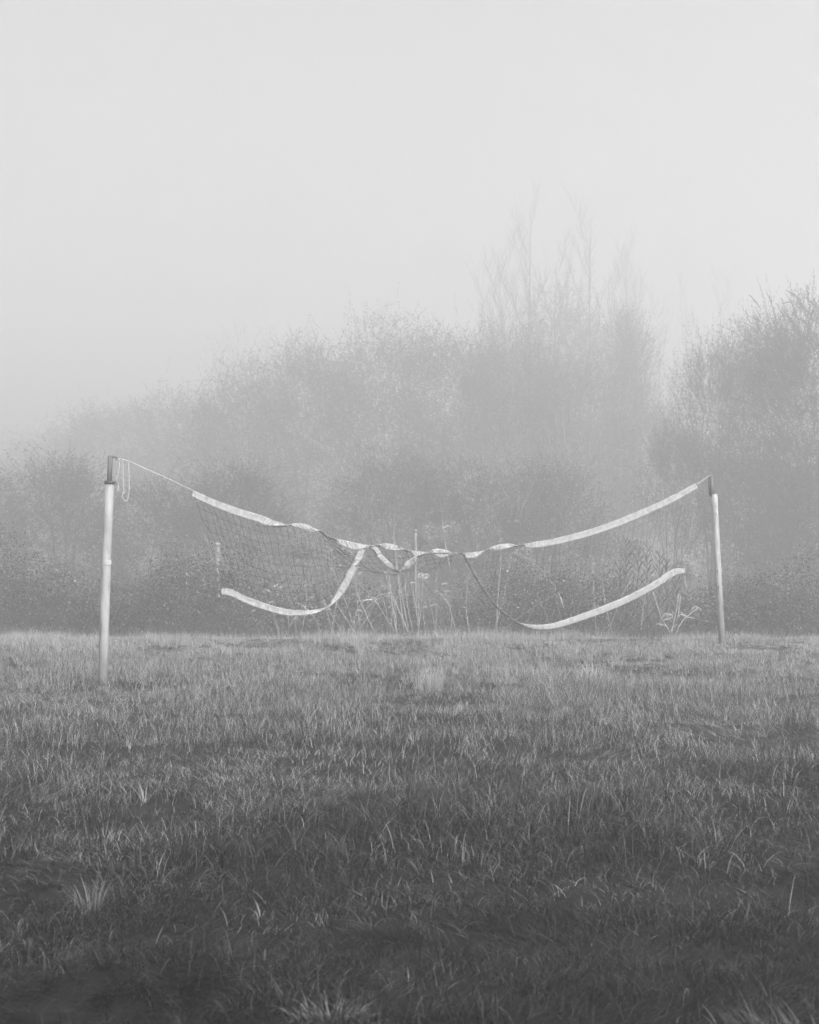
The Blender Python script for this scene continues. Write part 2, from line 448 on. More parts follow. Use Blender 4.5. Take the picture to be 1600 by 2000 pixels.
# ------------------------------------------------------------------ the torn net
mid = on_net(700, 1075)
NET = thing('volleyball_net', (mid.x, mid.y, 0.0), 'torn sagging volleyball net with twisted white bands strung between the two posts', 'net')
BAND_W = 0.088

def ribbon(name, st, n_sub, pucker, seed, width=BAND_W, cols=6):
    """st: (ax, ay, bx, by, turn) two edges of the band in the net's plane; where the band looks narrow it is
    turned edge-on, so its edges lie apart in depth by what is missing of its width"""
    pts = spline(st, n_sub)
    rng = np.random.default_rng(seed)
    rows = []; run = 0.0; prev = None
    for p in pts:
        ax, ay, bx, by, turn = p
        a = on_net(ax, ay); b = on_net(bx, by)
        w = (a - b).length
        d = math.sqrt(max(0.0, width ** 2 - min(w, width) ** 2)) * 0.5 * max(-1, min(1, turn))
        a = on_net(ax, ay, d); b = on_net(bx, by, -d)
        c = (a + b) * 0.5
        if prev is not None: run += (c - prev).length
        prev = c
        rows.append((a, b, run))
    ph = rng.uniform(0, 6.28, 8)
    mb = MB()
    for k, (a, b, s) in enumerate(rows):
        tang = (rows[min(k + 1, len(rows) - 1)][0] - rows[max(k - 1, 0)][0])
        nrm = tang.cross(b - a)
        nrm = nrm.normalized() if nrm.length > 1e-9 else Vector((0, -1, 0))
        for j in range(cols + 1):
            u = j / cols
            wv = (math.sin(s * 95 + ph[0] + 1.3 * math.sin(u * 2.2 + s * 9)) * 0.55 + math.sin(s * 151 + ph[1] + u * 2) * 0.4
                  + math.sin(s * 43 + ph[2] - u * 1.5) * 0.5)
            bow = math.sin(math.pi * u) * 0.004
            p = a.lerp(b, u) + nrm * (pucker * wv * (0.35 + 0.65 * math.sin(math.pi * (0.1 + 0.8 * u))) + bow)
            if j in (0, cols):
                p += (b - a) * 0.03 * math.sin(s * 130 + ph[3 + (j > 0)])
            mb.v.append(p)
    m = cols + 1
    for k in range(len(rows) - 1):
        for j in range(cols):
            a = k * m + j
            mb.f.append((a, a + 1, a + m + 1, a + m))
    o = mb.build(name, M_FABRIC, NET)
    sm = o.modifiers.new('thickness', 'SOLIDIFY'); sm.thickness = 0.004; sm.offset = 0.0
    return o

top_band = [
    (377.5, 957.5, 375, 970, 0), (420, 976, 416.5, 989, 0.1), (465, 992.5, 460.5, 1006, 0.1), (510, 1006, 505, 1020, 0.2),
    (537, 1017, 524, 1026, 0.5), (560, 1024.5, 558, 1026, 1),
    (592, 1034, 577, 1022, 0.3), (611, 1040, 600, 1024.5, -0.3), (626, 1037, 625, 1038, -1),
    (645, 1049, 648, 1052, -0.8), (668, 1054, 670, 1066, 0), (690, 1059, 695, 1073.5, 0.4), (719, 1065, 722, 1067, 1),
    (735, 1067, 737, 1063.5, 0.8), (754, 1073, 755, 1061, 0), (769, 1075, 776, 1066, -0.5), (789, 1073, 790, 1073.5, -1),
    (800, 1075, 805, 1083, -0.5), (815, 1076.5, 816, 1087, 0), (827, 1078, 829, 1081, 0.6), (835, 1079.5, 835, 1080, 1),
    (842, 1081, 844, 1074, 0.6), (861, 1090, 856, 1071.5, 0), (874, 1087, 875, 1075.5, -0.6), (885, 1082, 886, 1080.5, -1),
    (900, 1081, 901, 1083, -0.9), (914, 1079.5, 912, 1090.5, 0), (932, 1077.5, 932, 1087, 0.5), (946, 1075.5, 946, 1077, 1),
    (960, 1075, 957, 1069.5, 0.5), (977, 1074, 976, 1063, 0), (995, 1069.5, 997, 1061.8, -0.6), (1008, 1065, 1008, 1065.5, -1),
    (1024, 1063, 1024, 1068, -0.5), (1043, 1058.6, 1043.5, 1070, 0), (1082.5, 1051.6, 1083.5, 1064, 0), (1144, 1036, 1147, 1048.5, 0),
    (1205, 1015, 1209, 1027.5, 0), (1266, 989.5, 1270, 1002, 0), (1312, 968.5, 1317, 979.5, 0), (1358, 943.5, 1363, 953, 0)]
bottom_band = [
    (432.5, 1149.5, 432.5, 1161, 0), (451, 1150.5, 450, 1164, 0), (480, 1164.5, 474, 1175.5, 0), (511, 1176, 506, 1188, 0),
    (550, 1187.5, 546, 1199.5, 0), (575, 1191, 572.5, 1202.5, 0), (600, 1192, 598, 1201, 0.3), (621, 1189.5, 622, 1196, 0.6), (639, 1184, 640, 1185.5, 1),
    (649.5, 1170, 655, 1176, 0.5), (665, 1145, 676, 1152, 0), (681, 1109, 695, 1115, 0), (688, 1100, 697, 1104, 0.5), (695, 1087, 707, 1091, 0.2),
    (702, 1074, 712, 1077, 0.5), (714, 1065.5, 716, 1068, 1), (724, 1068, 734, 1066.5, 0.3), (738.5, 1088, 748, 1085, 0), (758, 1107, 766, 1102, 0.3), (775, 1117.5, 779, 1115, 0.9),
    (785, 1118, 783, 1113, 0.9), (803, 1107, 794, 1097, 0), (817, 1090, 810, 1087, 0.6), (834, 1083, 832, 1081, 1), (858, 1084, 857, 1079, 0.8), (880, 1083, 880, 1080, 1),
    (902, 1083, 904, 1080, 1), (913, 1101, 917, 1100, 0.9), (926, 1126, 930, 1124.5, 0.9), (943.5, 1153, 947.5, 1151, 0.9), (965.5, 1183, 969, 1181, 0.9),
    (988.5, 1203, 991.5, 1201, 0.9), (1005, 1215, 1007.5, 1212.5, 0.8), (1031, 1226.5, 1028, 1219, 0.5), (1058, 1230, 1058, 1220, 0.2), (1092, 1226, 1089, 1214.5, 0), (1147, 1209, 1143, 1196, 0),
    (1199, 1189.5, 1193, 1177, 0), (1240, 1171, 1235, 1159, 0), (1286, 1146.5, 1281, 1133.5, 0), (1309, 1130, 1303, 1117.5, 0), (1324, 1122.5, 1321.5, 1110, 0), (1338, 1120, 1338, 1110.5, 0.2)]
ribbon('top_band', top_band, 22, 0.0060, 5)
ribbon('bottom_band', bottom_band, 22, 0.0040, 6)

# netting: nodes on a surface between two guide lines, every strand a sagging cord
def resample(pts, n):
    P = np.array(pts, float)
    d = np.concatenate([[0], np.cumsum(np.hypot(np.diff(P[:, 0]), np.diff(P[:, 1])))])
    t = np.linspace(0, d[-1], n)
    return np.stack([np.interp(t, d, P[:, 0]), np.interp(t, d, P[:, 1])], 1)

def netting(mb, top, bot, nu, nv, seed, rad=0.0019, jit=1.6, belly=0.05, left=None, drop=0.0, knots=True, miss=0.0):
    rng = np.random.default_rng(seed)
    T = resample(top, nu); B = resample(bot, nu)
    G = np.zeros((nu, nv, 2)); D = np.zeros((nu, nv))
    for a in range(nu):
        u = a / (nu - 1)
        for b in range(nv):
            v = b / (nv - 1)
            p = T[a] * (1 - v) + B[a] * v
            if left is not None:
                base = np.array(left[0]) * (1 - v) + np.array(left[-1]) * v
                L = resample(left, nv)[b]
                p = p + (L - base) * (1 - u) ** 5
            inner = math.sin(math.pi * v)
            p = p + rng.normal(0, jit, 2) * (0.25 + 0.75 * inner)
            p[1] += 4.0 * inner * math.sin(math.pi * u)
            G[a, b] = p
            D[a, b] = belly * inner * math.sin(u * 5 + 1) + rng.normal(0, 0.008)
    P = [[on_net(*G[a, b], off=D[a, b] / 1.0) for b in range(nv)] for a in range(nu)]
    def strand(p, q, sag):
        m = (p + q) * 0.5 + Vector((rng.normal(0, 0.004), rng.normal(0, 0.006), -sag))
        return [p.lerp(m, 0.5) + Vector((0, 0, -sag * 0.25)), m, m.lerp(q, 0.5) + Vector((0, 0, -sag * 0.25))]
    for b in range(1, nv - 1):                       # rows
        a0 = int(rng.uniform(0, 2)) if left is None else 0
        line = [P[a0][b]]
        for a in range(a0, nu - 1):
            line += strand(P[a][b], P[a + 1][b], 0.007) + [P[a + 1][b]]
        mb.tube(line, rad, 4, cap=False)
    for a in range(nu):                              # columns
        if miss and rng.uniform() < miss: continue
        line = [P[a][0]]
        for b in range(nv - 1):
            line += strand(P[a][b], P[a][b + 1], 0.001) + [P[a][b + 1]]
        mb.tube(line, rad, 4, cap=False)
    if knots:
        for a in range(nu):
            for b in range(1, nv - 1):
                c = P[a][b]; k = 0.0032
                mb.tube([c - Vector((k, 0, k)), c, c + Vector((k, 0, k))], [0.002, 0.005, 0.002], 5, cap=False)

mb = MB()
topL = [(379, 971), (416, 989), (460, 1006), (505, 1020), (540, 1024), (575, 1030), (605, 1040), (628, 1052), (655, 1080), (684, 1103)]
botL = [(440, 1152), (480, 1165), (511, 1176), (550, 1188), (580, 1192), (615, 1190), (640, 1184), (655, 1165), (672, 1135), (686, 1106)]
leftL = [(379, 971), (392, 1000), (404, 1040), (418, 1090), (432, 1128), (440, 1152)]
netting(mb, topL, botL, 26, 10, 3, left=leftL)
topM = [(640, 1052), (668, 1066), (700, 1074), (722, 1067), (755, 1074), (790, 1076), (815, 1086), (845, 1082), (882, 1086)]
botM = [(686, 1104), (712, 1110), (738, 1116), (762, 1120), (785, 1121), (806, 1122), (824, 1128), (846, 1118), (878, 1096)]
netting(mb, topM, botM, 20, 5, 4, jit=2.6, belly=0.08)
topR = [(905, 1090), (938, 1086), (977, 1075), (1030, 1068), (1084, 1064), (1147, 1048.5), (1209, 1027), (1270, 1002), (1317, 979), (1360, 955)]
botR = [(916, 1103), (945, 1150), (975, 1188), (1015, 1214), (1060, 1219), (1143, 1196), (1193, 1177), (1235, 1159), (1281, 1133), (1337, 1110)]
netting(mb, topR, botR, 48, 10, 5, rad=0.0012, jit=1.5, knots=False)
mb.build('netting', M_NET, NET)

# net bunched along the twisted band: a fold of many strands
mb = MB()
fold = [(622, 1035, 627, 1039), (640, 1048, 641, 1062), (655, 1058, 655, 1078), (672, 1071, 668, 1090), (690, 1083, 684, 1101), (696, 1090, 690, 1106)]
rows = linspl(fold, 6)
for k in range(9):
    u = k / 8
    mb.tube([on_net(r[0] * (1 - u) + r[2] * u + random.gauss(0, .5), r[1] * (1 - u) + r[3] * u + random.gauss(0, .6), 0.02 * math.sin(k * 2.1) + .02) for r in rows], 0.0075, 6)
mb.build('gathered_netting', M_NETFOLD, NET)
for seg in ([(500, 1023), (520, 1027), (545, 1027), (560, 1026)], [(625, 1037), (632, 1043), (641, 1050)], [(778, 1067), (786, 1072), (796, 1077)],
            [(874, 1079), (880, 1081), (888, 1084), (897, 1084)], [(878, 1084), (884, 1086), (890, 1083)], [(998, 1064), (1008, 1066), (1018, 1067)],
            [(700, 1110), (722, 1114), (745, 1118), (768, 1121), (788, 1121)], [(722, 1068), (730, 1074), (737, 1083)]):
    mb = MB()
    for k in range(3):
        mb.tube([on_net(x + random.gauss(0, .5), y + k * 1.1 + random.gauss(0, .4), -0.02 + 0.015 * k) for x, y in linspl(seg, 3)], 0.004, 6)
    mb.build('gathered_netting', M_NETFOLD, NET)

# cords
def cord(pts, rad=0.0032, off=0.0, name='cord', mat=None):
    mb = MB(); mb.tube([on_net(p[0], p[1], off) for p in spline(pts, 6)], rad, 6)
    return mb.build(name, mat or M_CORD, NET)
cord([(222, 892.5), (229, 895), (238, 897), (251, 901), (290, 918), (335, 938), (377, 959)], 0.0048)
cord([(239.5, 896), (240.5, 925), (241.5, 958), (244, 961), (240, 964), (239, 971), (245, 978.5), (250.5, 971), (252, 950), (251.5, 925), (250.5, 902)], 0.0046, -0.02)
cord([(233.5, 897), (232.5, 915), (231, 925), (227.5, 938), (231, 943), (231, 952), (229.5, 960)], 0.0042, -0.02)
cord([(1360.5, 947), (1370, 940), (1386.5, 928.5)], 0.0042)
cord([(1356, 938), (1361, 944), (1363, 940)], 0.003)
cord([(1337.5, 1104), (1338.5, 1120), (1339.5, 1140), (1343, 1150)], 0.0046, -0.02)
cord([(1360.5, 956), (1356, 985), (1349, 1040), (1341, 1095)], 0.0022)
cord([(396, 1040), (401, 1052), (408, 1063), (412, 1078), (416, 1100)], 0.0022, 0, 'side_cord')
cord([(398, 1043), (402, 1052), (407, 1061)], 0.0036, -0.01, 'side_cord')
# frayed ends and white threads of the knot in the middle
mb = MB()
for k in range(9):
    a = random.uniform(0, 6.3); cx, cy = 826 + random.gauss(0, 5), 1124 + random.gauss(0, 3)
    mb.tube([on_net(cx + 7 * math.cos(a + q * 1.1) * (0.5 + 0.1 * q), cy + 4.5 * math.sin(a + q * 1.1), -0.03) for q in range(6)], 0.0026, 5)
mb.build('frayed_thread', M_CORD, NET)

# ------------------------------------------------------------------ hedge shrubs
def leaves_np(base, direc, L, w, tint):
    """rhombic leaves, one quad each, slightly cupped through random roll"""
    n = len(L)
    d = direc / np.linalg.norm(direc, axis=1, keepdims=True)
    r = RNG.normal(0, 1, (n, 3)); s = np.cross(d, r); s /= np.linalg.norm(s, axis=1, keepdims=True) + 1e-9
    v0 = base; v2 = base + d * L[:, None]
    m = base + d * (L * 0.45)[:, None]
    v1 = m + s * (w * 0.5)[:, None]; v3 = m - s * (w * 0.5)[:, None]
    V = np.stack([v0, v1, v2, v3], 1).reshape(-1, 3)
    F = np.arange(4 * n).reshape(n, 4)
    return V, F, np.repeat(tint, 4)

def env(shape, t):
    t = np.clip(t, 0, 1)
    if shape == 'cone': return np.clip(1.0 - t, 0, 1) ** 0.75 * (0.55 + 0.45 * np.clip(t / 0.15, 0, 1)) + 0.03
    if shape == 'fan': return 0.42 + 0.58 * np.sin(np.pi * np.clip(0.12 + 0.70 * t, 0, 1))
    return np.sqrt(np.clip(np.sin(np.pi * (0.16 + 0.80 * t)), 0, 1))

def make_shrub(seed, R, H, shape, clusters, twigs, per, leaf, up, low=0.06, spread=0.30, droop=0.0):
    """returns (crown mesh, stem mesh); local coordinates, base at the origin"""
    rng = np.random.default_rng(seed)
    t = low + (1 - low) * rng.uniform(0, 1, clusters) ** 0.85
    ang = rng.uniform(0, 2 * np.pi, clusters)
    rad = R * env(shape, t) * rng.uniform(0.15, 1, clusters) ** 0.45 * rng.uniform(0.75, 1.12, clusters)
    C = np.stack([rad * np.cos(ang), rad * np.sin(ang), t * H * rng.uniform(0.9, 1.04, clusters)], 1)
    cs = spread * rng.uniform(0.6, 1.5, clusters)
    ctint = 0.40 + rng.normal(0, 0.13, clusters)
    ci = rng.integers(0, clusters, twigs)
    B = C[ci] + rng.normal(0, 1, (twigs, 3)) * cs[ci][:, None] * np.array([1, 1, 0.8])
    B[:, 2] = np.abs(B[:, 2]) + 0.02
    out = B * np.array([1, 1, 0]) / (R + 1e-6)
    D = out * 0.8 + rng.normal(0, 0.55, (twigs, 3)) + np.array([0, 0, up])
    D /= np.linalg.norm(D, axis=1, keepdims=True)
    TL = rng.uniform(0.28, 0.62, twigs) * (H / 5.0) ** 0.3
    idx = np.repeat(np.arange(twigs), per)
    s = np.tile((np.arange(per) + 0.5) / per, twigs) + rng.uniform(-0.03, 0.03, len(idx))
    bend = np.array([0, 0, -droop])[None, :] * (s ** 2)[:, None] * TL[idx][:, None]
    P = B[idx] + D[idx] * (s * TL[idx])[:, None] + bend
    ld = D[idx] * 0.6 + rng.normal(0, 0.75, (len(idx), 3)) + np.array([0, 0, -droop * 0.8])
    L = leaf[0] * rng.uniform(0.6, 1.3, len(idx)); W = leaf[1] * rng.uniform(0.7, 1.3, len(idx))
    tint = np.clip(ctint[ci][idx] + rng.normal(0, 0.16, len(idx)), 0.0, 0.89)
    pale = rng.uniform(0, 1, twigs) < 0.035
    tint = np.where(pale[idx] | (rng.uniform(0, 1, len(idx)) < 0.012), rng.uniform(0.93, 1, len(idx)), tint)
    V, F, T = leaves_np(P, ld, L, W, tint)
    # twigs as thin three-sided spikes inside the crown mesh
    e1 = np.cross(D, rng.normal(0, 1, (twigs, 3))); e1 /= np.linalg.norm(e1, axis=1, keepdims=True); e2 = np.cross(D, e1)
    r0 = 0.0028
    tw = np.stack([B + e1 * r0, B - e1 * r0, B + D * TL[:, None] + np.array([0, 0, -droop]) * TL[:, None] + e2 * 0.001, B + D * (TL * 0.5)[:, None] + e2 * r0 * 0.7], 1).reshape(-1, 3)
    twF = np.arange(4 * twigs).reshape(twigs, 4)[:, [0, 3, 2, 1]] + len(V)
    V = np.concatenate([V, tw]); F = np.concatenate([F, twF]); T = np.concatenate([T, np.full(4 * twigs, 0.2)])
    crown = mesh_np('crown', V, F, T)
    mb = MB()
    for k in range(9):
        a = rng.uniform(0, 6.28); q = C[rng.integers(0, clusters)]
        p0 = Vector((0.22 * R * math.cos(a) * rng.uniform(.2, 1), 0.22 * R * math.sin(a), -0.15))
        tip = Vector(q) * 0.94
        m1 = p0.lerp(tip, 0.35) + Vector((0, 0, 0.12 * H)); m2 = p0.lerp(tip, 0.7) + Vector((0, 0, 0.06 * H))
        mb.tube([Vector(p) for p in spline([p0, m1, m2, tip], 3)], [0.030 - 0.0028 * j for j in range(10)], 5)
        for j in range(5):
            q2 = Vector(C[rng.integers(0, clusters)]) * 0.94; st = m1.lerp(m2, rng.uniform(0, 1))
            if (q2 - st).length < R * 1.1:
                mb.tube([st, st.lerp(q2, .5) + Vector((0, 0, .15)), q2], [0.008, 0.005, 0.002], 4)
    return crown, mb

SHRUB_KINDS = {}
def shrub_kind(key, mat, R, H, **kw):
    crown, mb = make_shrub(R=R, H=H, **kw)
    crown.materials.append(mat)
    sm = bpy.data.meshes.new('stem'); sm.from_pydata([tuple(p) for p in mb.v], [], mb.f); sm.materials.append(M_BARK); sm.update()
    SHRUB_KINDS[key] = (crown, sm, R, H)
shrub_kind('willow', M_WILLOW, 2.0, 5.0, seed=1, shape='round', clusters=210, twigs=6400, per=14, leaf=(0.046, 0.016), up=0.30, spread=0.26)
shrub_kind('willow_b', M_WILLOW, 2.0, 5.0, seed=2, shape='round', clusters=190, twigs=6400, per=14, leaf=(0.046, 0.017), up=0.40, spread=0.28)
shrub_kind('broad', M_LEAF, 2.0, 4.2, seed=3, shape='round', clusters=200, twigs=4600, per=14, leaf=(0.044, 0.022), up=0.35, spread=0.26)
shrub_kind('broad_b', M_LEAF, 2.0, 4.2, seed=4, shape='round', clusters=180, twigs=4600, per=14, leaf=(0.044, 0.024), up=0.3, spread=0.28)
shrub_kind('cone', M_LEAF, 1.5, 6.0, seed=5, shape='cone', clusters=260, twigs=4600, per=15, leaf=(0.05, 0.013), up=0.9, spread=0.22)
shrub_kind('shoots', M_WILLOW, 1.7, 5.5, seed=6, shape='fan', clusters=300, twigs=5200, per=17, leaf=(0.055, 0.013), up=1.3, spread=0.20, droop=0.12)
shrub_kind('thin', M_WILLOW, 1.8, 6.0, seed=8, shape='fan', clusters=140, twigs=1500, per=12, leaf=(0.06, 0.013), up=1.4, spread=0.28)
shrub_kind('willow_hi', M_WILLOW, 2.0, 5.0, seed=12, shape='round', clusters=140, twigs=3000, per=14, leaf=(0.050, 0.015), up=0.75, spread=0.24, low=0.48)
shrub_kind('cone_hi', M_LEAF, 1.5, 6.0, seed=13, shape='cone', clusters=180, twigs=3400, per=15, leaf=(0.05, 0.013), up=0.9, spread=0.22, low=0.42)

def shrub(kind, px, top, D, wpx, label, group='shrubs of the misty hedge', name='shrub', rot=None):
    crown, stem, R, H = SHRUB_KINDS[kind]
    D = D * (1.25 if px < 400 and D > 34.5 else 1.0)
    D = D * (2.0 if px >= 1420 else 2.25 if D > 34.5 else 1.72)
    p = at(px, top, D)
    base_z = float(gz(p.x, p.y))
    h = p.z - base_z; w = wpx / F_PX * D
    root = bpy.data.objects.new(name, None); COL.objects.link(root)
    root.location = (p.x, p.y, base_z - 0.02); root.empty_display_size = 0.3
    root.rotation_euler = (0, 0, rot if rot is not None else random.uniform(0, 6.28))
    k = w / (2.15 * R)
    root.scale = (k, k, h / (H * 1.06))
    tag(root, label, 'shrub', group)
    a = bpy.data.objects.new('crown', crown); COL.objects.link(a); a.parent = root
    b = bpy.data.objects.new('stem', stem); COL.objects.link(b); b.parent = root
    return root

# back row: pale with mist
shrub('willow', 70, 850, 46, 330, 'pale low shrub nearly lost in mist at the hedge end beside the picture edge')
shrub('willow_b', -120, 840, 44, 300, 'misty shrub cut off by the picture edge beyond the near post')
shrub('willow_b', 215, 790, 41, 290, 'rounded misty shrub rising straight behind the near post')
shrub('broad', 345, 765, 39, 270, 'misty shrub above the cord between near post and net')
shrub('willow', 470, 715, 38, 290, 'misty willow shrub above the start of the net')
shrub('thin', 500, 645, 62, 260, 'very faint tall thin shrub fading into the mist')
shrub('willow_b', 600, 668, 37, 300, 'misty willow shrub rising behind the grid of netting')
shrub('willow', 745, 632, 36, 310, 'tall misty willow shrub with feathery top above the twisted bands')
shrub('willow_b', 885, 640, 36, 290, 'misty willow shrub next to the bare trees, flat topped')
shrub('willow', 1005, 652, 36, 260, 'misty willow shrub beneath the leaning bare trees')
shrub('willow', 1085, 572, 47, 290, 'domed pale bush rising highest below the bare trees')
shrub('willow_b', 1120, 690, 36, 270, 'misty willow shrub with pale thin stems in front')
shrub('cone_hi', 1222, 612, 40, 230, 'narrow pointed bush beside the gap in the hedge top')
shrub('willow_hi', 1262, 800, 38, 230, 'low misty shrub filling the notch of the hedge top')
shrub('willow_hi', 1392, 668, 33, 210, 'shrub with loose leafy top between the notch and the dark tall shrub')
shrub('thin', 1350, 690, 36, 180, 'sparse thin shrub at the notch in the hedge top')
# tall shrubs by the far post
shrub('willow_b', 1500, 612, 29, 240, 'tall rounded shrub rising behind the far post')
shrub('shoots', 1610, 590, 28, 280, 'tallest dark shrub of upright shoots at the picture edge')
shrub('shoots', 1760, 600, 28, 260, 'dark shrub of upright shoots out past the picture edge')
shrub('broad', 1255, 990, 64, 230, 'ghostly far shrub seen through the pale opening, on its band side')
shrub('broad_b', 1350, 985, 66, 230, 'ghostly far shrub seen through the pale opening, on its post side')
# middle row
MID = 'lower shrubs of the hedge behind the net'
shrub('broad', -60, 905, 34, 280, 'dark low shrub at the edge outside the near post', MID)
shrub('broad_b', 110, 900, 33, 280, 'dark low leafy shrub just outside the near post', MID)
shrub('broad', 290, 935, 32, 280, 'dark low leafy shrub between the near post and the net', MID)
shrub('broad_b', 455, 915, 32, 260, 'dark leafy shrub behind the hanging net corner', MID)
shrub('willow', 770, 880, 32, 300, 'leafy shrub behind the twisted middle of the net', MID)
shrub('broad', 930, 900, 31, 270, 'dark leafy shrub behind the knotted band', MID)
shrub('broad_b', 1080, 905, 31, 260, 'dark leafy shrub above the lowest sag of the bottom band', MID)
shrub('broad_b', 1450, 880, 27.5, 230, 'dark leafy shrub directly behind the far post', MID)
shrub('broad', 1585, 900, 27, 260, 'dark leafy shrub outside the far post by the picture edge', MID)
shrub('broad_b', 1730, 900, 27, 260, 'dark leafy shrub past the picture edge beyond the far post', MID)
shrub('willow_hi', 1325, 830, 33, 200, 'shrub hanging over the pale opening behind the net', MID)

# the pale leafed bush seen through the net
def pale_bush(px, top, bot, D, w, label):
    n = 2800
    p = at(px, (top + bot) / 2, D); base = Vector((p.x, p.y, float(gz(p.x, p.y))))
    hw = w / F_PX * D / 2; hh = (bot - top) / F_PX * D / 2
    rng = np.random.default_rng(int(px))
    c = rng.normal(0, 1, (40, 3)); c /= np.linalg.norm(c, axis=1, keepdims=True); c *= rng.uniform(.1, 1.1, (40, 1))
    q = c[rng.integers(0, 40, n)] + rng.normal(0, 0.13, (n, 3))
    P = q * np.array([hw, hw * .5, hh]) + np.array([0, 0, p.z - base.z])
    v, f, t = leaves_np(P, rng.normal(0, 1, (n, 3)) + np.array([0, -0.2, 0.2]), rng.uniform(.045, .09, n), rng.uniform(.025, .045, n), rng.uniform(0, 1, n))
    root = thing('pale_bush', base, label, 'shrub', 'pale bushes behind the net')
    me = mesh_np('crown', v, f, t); me.materials.append(M_PALE_LEAF); o = link('crown', me); o.parent = root
    mb = MB()
    for k in range(5):
        mb.tube([Vector((0.1 * k - .2, 0, -.1)), Vector((0.05 * k - .1, 0.02 * k, (p.z - base.z) * .5)), Vector(P[k * 9])], [.016, .012, .005], 5)
    s = mb.build('stem', M_BARK); s.parent = root
    return root
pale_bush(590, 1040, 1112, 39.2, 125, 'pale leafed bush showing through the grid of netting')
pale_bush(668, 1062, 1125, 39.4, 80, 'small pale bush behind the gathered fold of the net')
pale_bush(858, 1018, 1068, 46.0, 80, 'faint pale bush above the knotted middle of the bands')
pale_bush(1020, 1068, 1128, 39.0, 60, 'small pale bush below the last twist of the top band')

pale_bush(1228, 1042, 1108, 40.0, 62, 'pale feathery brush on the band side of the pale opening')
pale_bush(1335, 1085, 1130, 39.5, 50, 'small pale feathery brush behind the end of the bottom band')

# undergrowth along the foot of the hedge: one mass of bramble and weeds
n_cl = 7000
cx = RNG.uniform(-13.5, 14.5, n_cl); cy = RNG.uniform(31.5, 38.5, n_cl)
pxx = 800 + cx / cy * F_PX
hmax = 1.45 + 0.55 * noise2(cx, cy, 3.1, 70) + 0.55 * noise2(cx, cy, 1.3, 71) + 0.35 * noise2(cx, cy, 0.6, 72) + 0.55 * np.clip((560 - pxx) / 150, 0, 1) + 0.3 * np.clip((pxx - 1380) / 80, 0, 1) + 0.55 * np.exp(-((pxx - 1080) / 150) ** 4)
opening = np.exp(-((pxx - 1285) / 60) ** 2)
hmax = np.maximum(hmax, 0.3) * (1 - 0.6 * opening)
cz = hmax * RNG.uniform(0.02, 1, n_cl) ** 0.7
per = 54
idx = np.repeat(np.arange(n_cl), per); N = len(idx)
P = np.stack([cx, cy, cz], 1)[idx] + RNG.normal(0, 0.16, (N, 3))
P[:, 2] = np.abs(P[:, 2]) + gz(P[:, 0], P[:, 1])
ct = 0.38 + 0.2 * RNG.normal(0, 1, n_cl)
tint = np.clip(ct[idx] + RNG.normal(0, .15, N), 0, .89)
tint = np.where(RNG.uniform(0, 1, N) < .03, .97, tint)
v1, f1, t1 = leaves_np(P, RNG.normal(0, 1, (N, 3)) + np.array([0, -0.3, 0.1]), RNG.uniform(.04, .09, N), RNG.uniform(.018, .045, N), tint)
# rank grass at its foot
n = 9000
x = RNG.uniform(-9, 10, n); y = RNG.uniform(23.4, 27.5, n)
v2, f2, t2 = blades(np.stack([x, y, gz(x, y)], 1), RNG.uniform(0, 6.28, n), RNG.uniform(0, .3, n), RNG.uniform(.1, .9, n), RNG.uniform(.15, .42, n), np.full(n, .008), RNG.uniform(.3, .9, n), 3)
me = mesh_np('undergrowth', np.concatenate([v1, v2]), np.concatenate([f1, f2 + len(v1)]), np.concatenate([t1, t2]))
me.materials.append(M_BRAMBLE)
tag(link('undergrowth', me), 'dark tangle of bramble and weeds along the hedge foot', 'undergrowth', kind='stuff')

# ------------------------------------------------------------------ dry stalks, saplings, weeds
def stalk(pts, D, label, rad=0.008, leaves=(), mat=None, group='dry pale stalks behind the net', name='dry_stalk', cat='stalk'):
    rad *= 1.25
    W = [at(p[0], p[1], D + 0.05 * k) for k, p in enumerate(spline(pts, 5))]
    low = W[0] if W[0].z < W[-1].z else W[-1]
    root_z = float(gz(low.x, low.y))
    if low.z < root_z + 0.9:                        # carry the stem on into the grass where it is rooted
        nxt = W[1] if low is W[0] else W[-2]
        d = (low - nxt).normalized()
        if d.z < -0.2:
            ext = low + d * min(0.9, (low.z - root_z + 0.03) / -d.z)
            W = [ext] + W if low is W[0] else W + [ext]
            low = ext
    if low is W[-1]: W = W[::-1]
    root = thing(name, low, label, cat, group)
    m = len(W)
    mb = MB(); mb.tube(W, [rad * (1 - 0.55 * k / (m - 1)) for k in range(m)], 6); mb.build('stem', mat or M_STRAW, root)
    for lf in leaves:
        mb = MB(); q = [at(a, b, D - 0.03) for a, b in lf[:-1]]
        mb.blade([Vector(p) for p in spline([tuple(p) for p in q], 4)], lf[-1] * 0.45); mb.build('leaf', mat or M_STRAW, root)
    return root
def c3(*a): return [(640 + x / 4, 980 + y / 4) for x, y in a]
def c4(*a): return [(960 + x / 3.265, 900 + y / 3.265) for x, y in a]
def c8(*a): return [(600 + x / 2.4615, 600 + y / 2.4615) for x, y in a]
stalk(c3((385, 255), (430, 470), (490, 690), (600, 950)), 24.2, 'dry stalk curving away below the first fold of the band')
stalk(c3((457, 180), (470, 460), (492, 700), (530, 985)), 24.4, 'dry stalk with broken tip standing above the band next to the tallest of its clump')
stalk(c3((520, 120), (522, 340), (550, 600), (580, 870)), 24.6, 'tallest dry stalk of the clump behind the middle of the net')
stalk(c3((514, 210), (535, 400), (560, 620), (610, 890)), 24.3, 'dry stalk touching the tallest one of the clump')
stalk(c3((600, 545), (620, 790), (662, 1000)), 24.1, 'short dry stalk under the point of the hanging loop', 0.007)
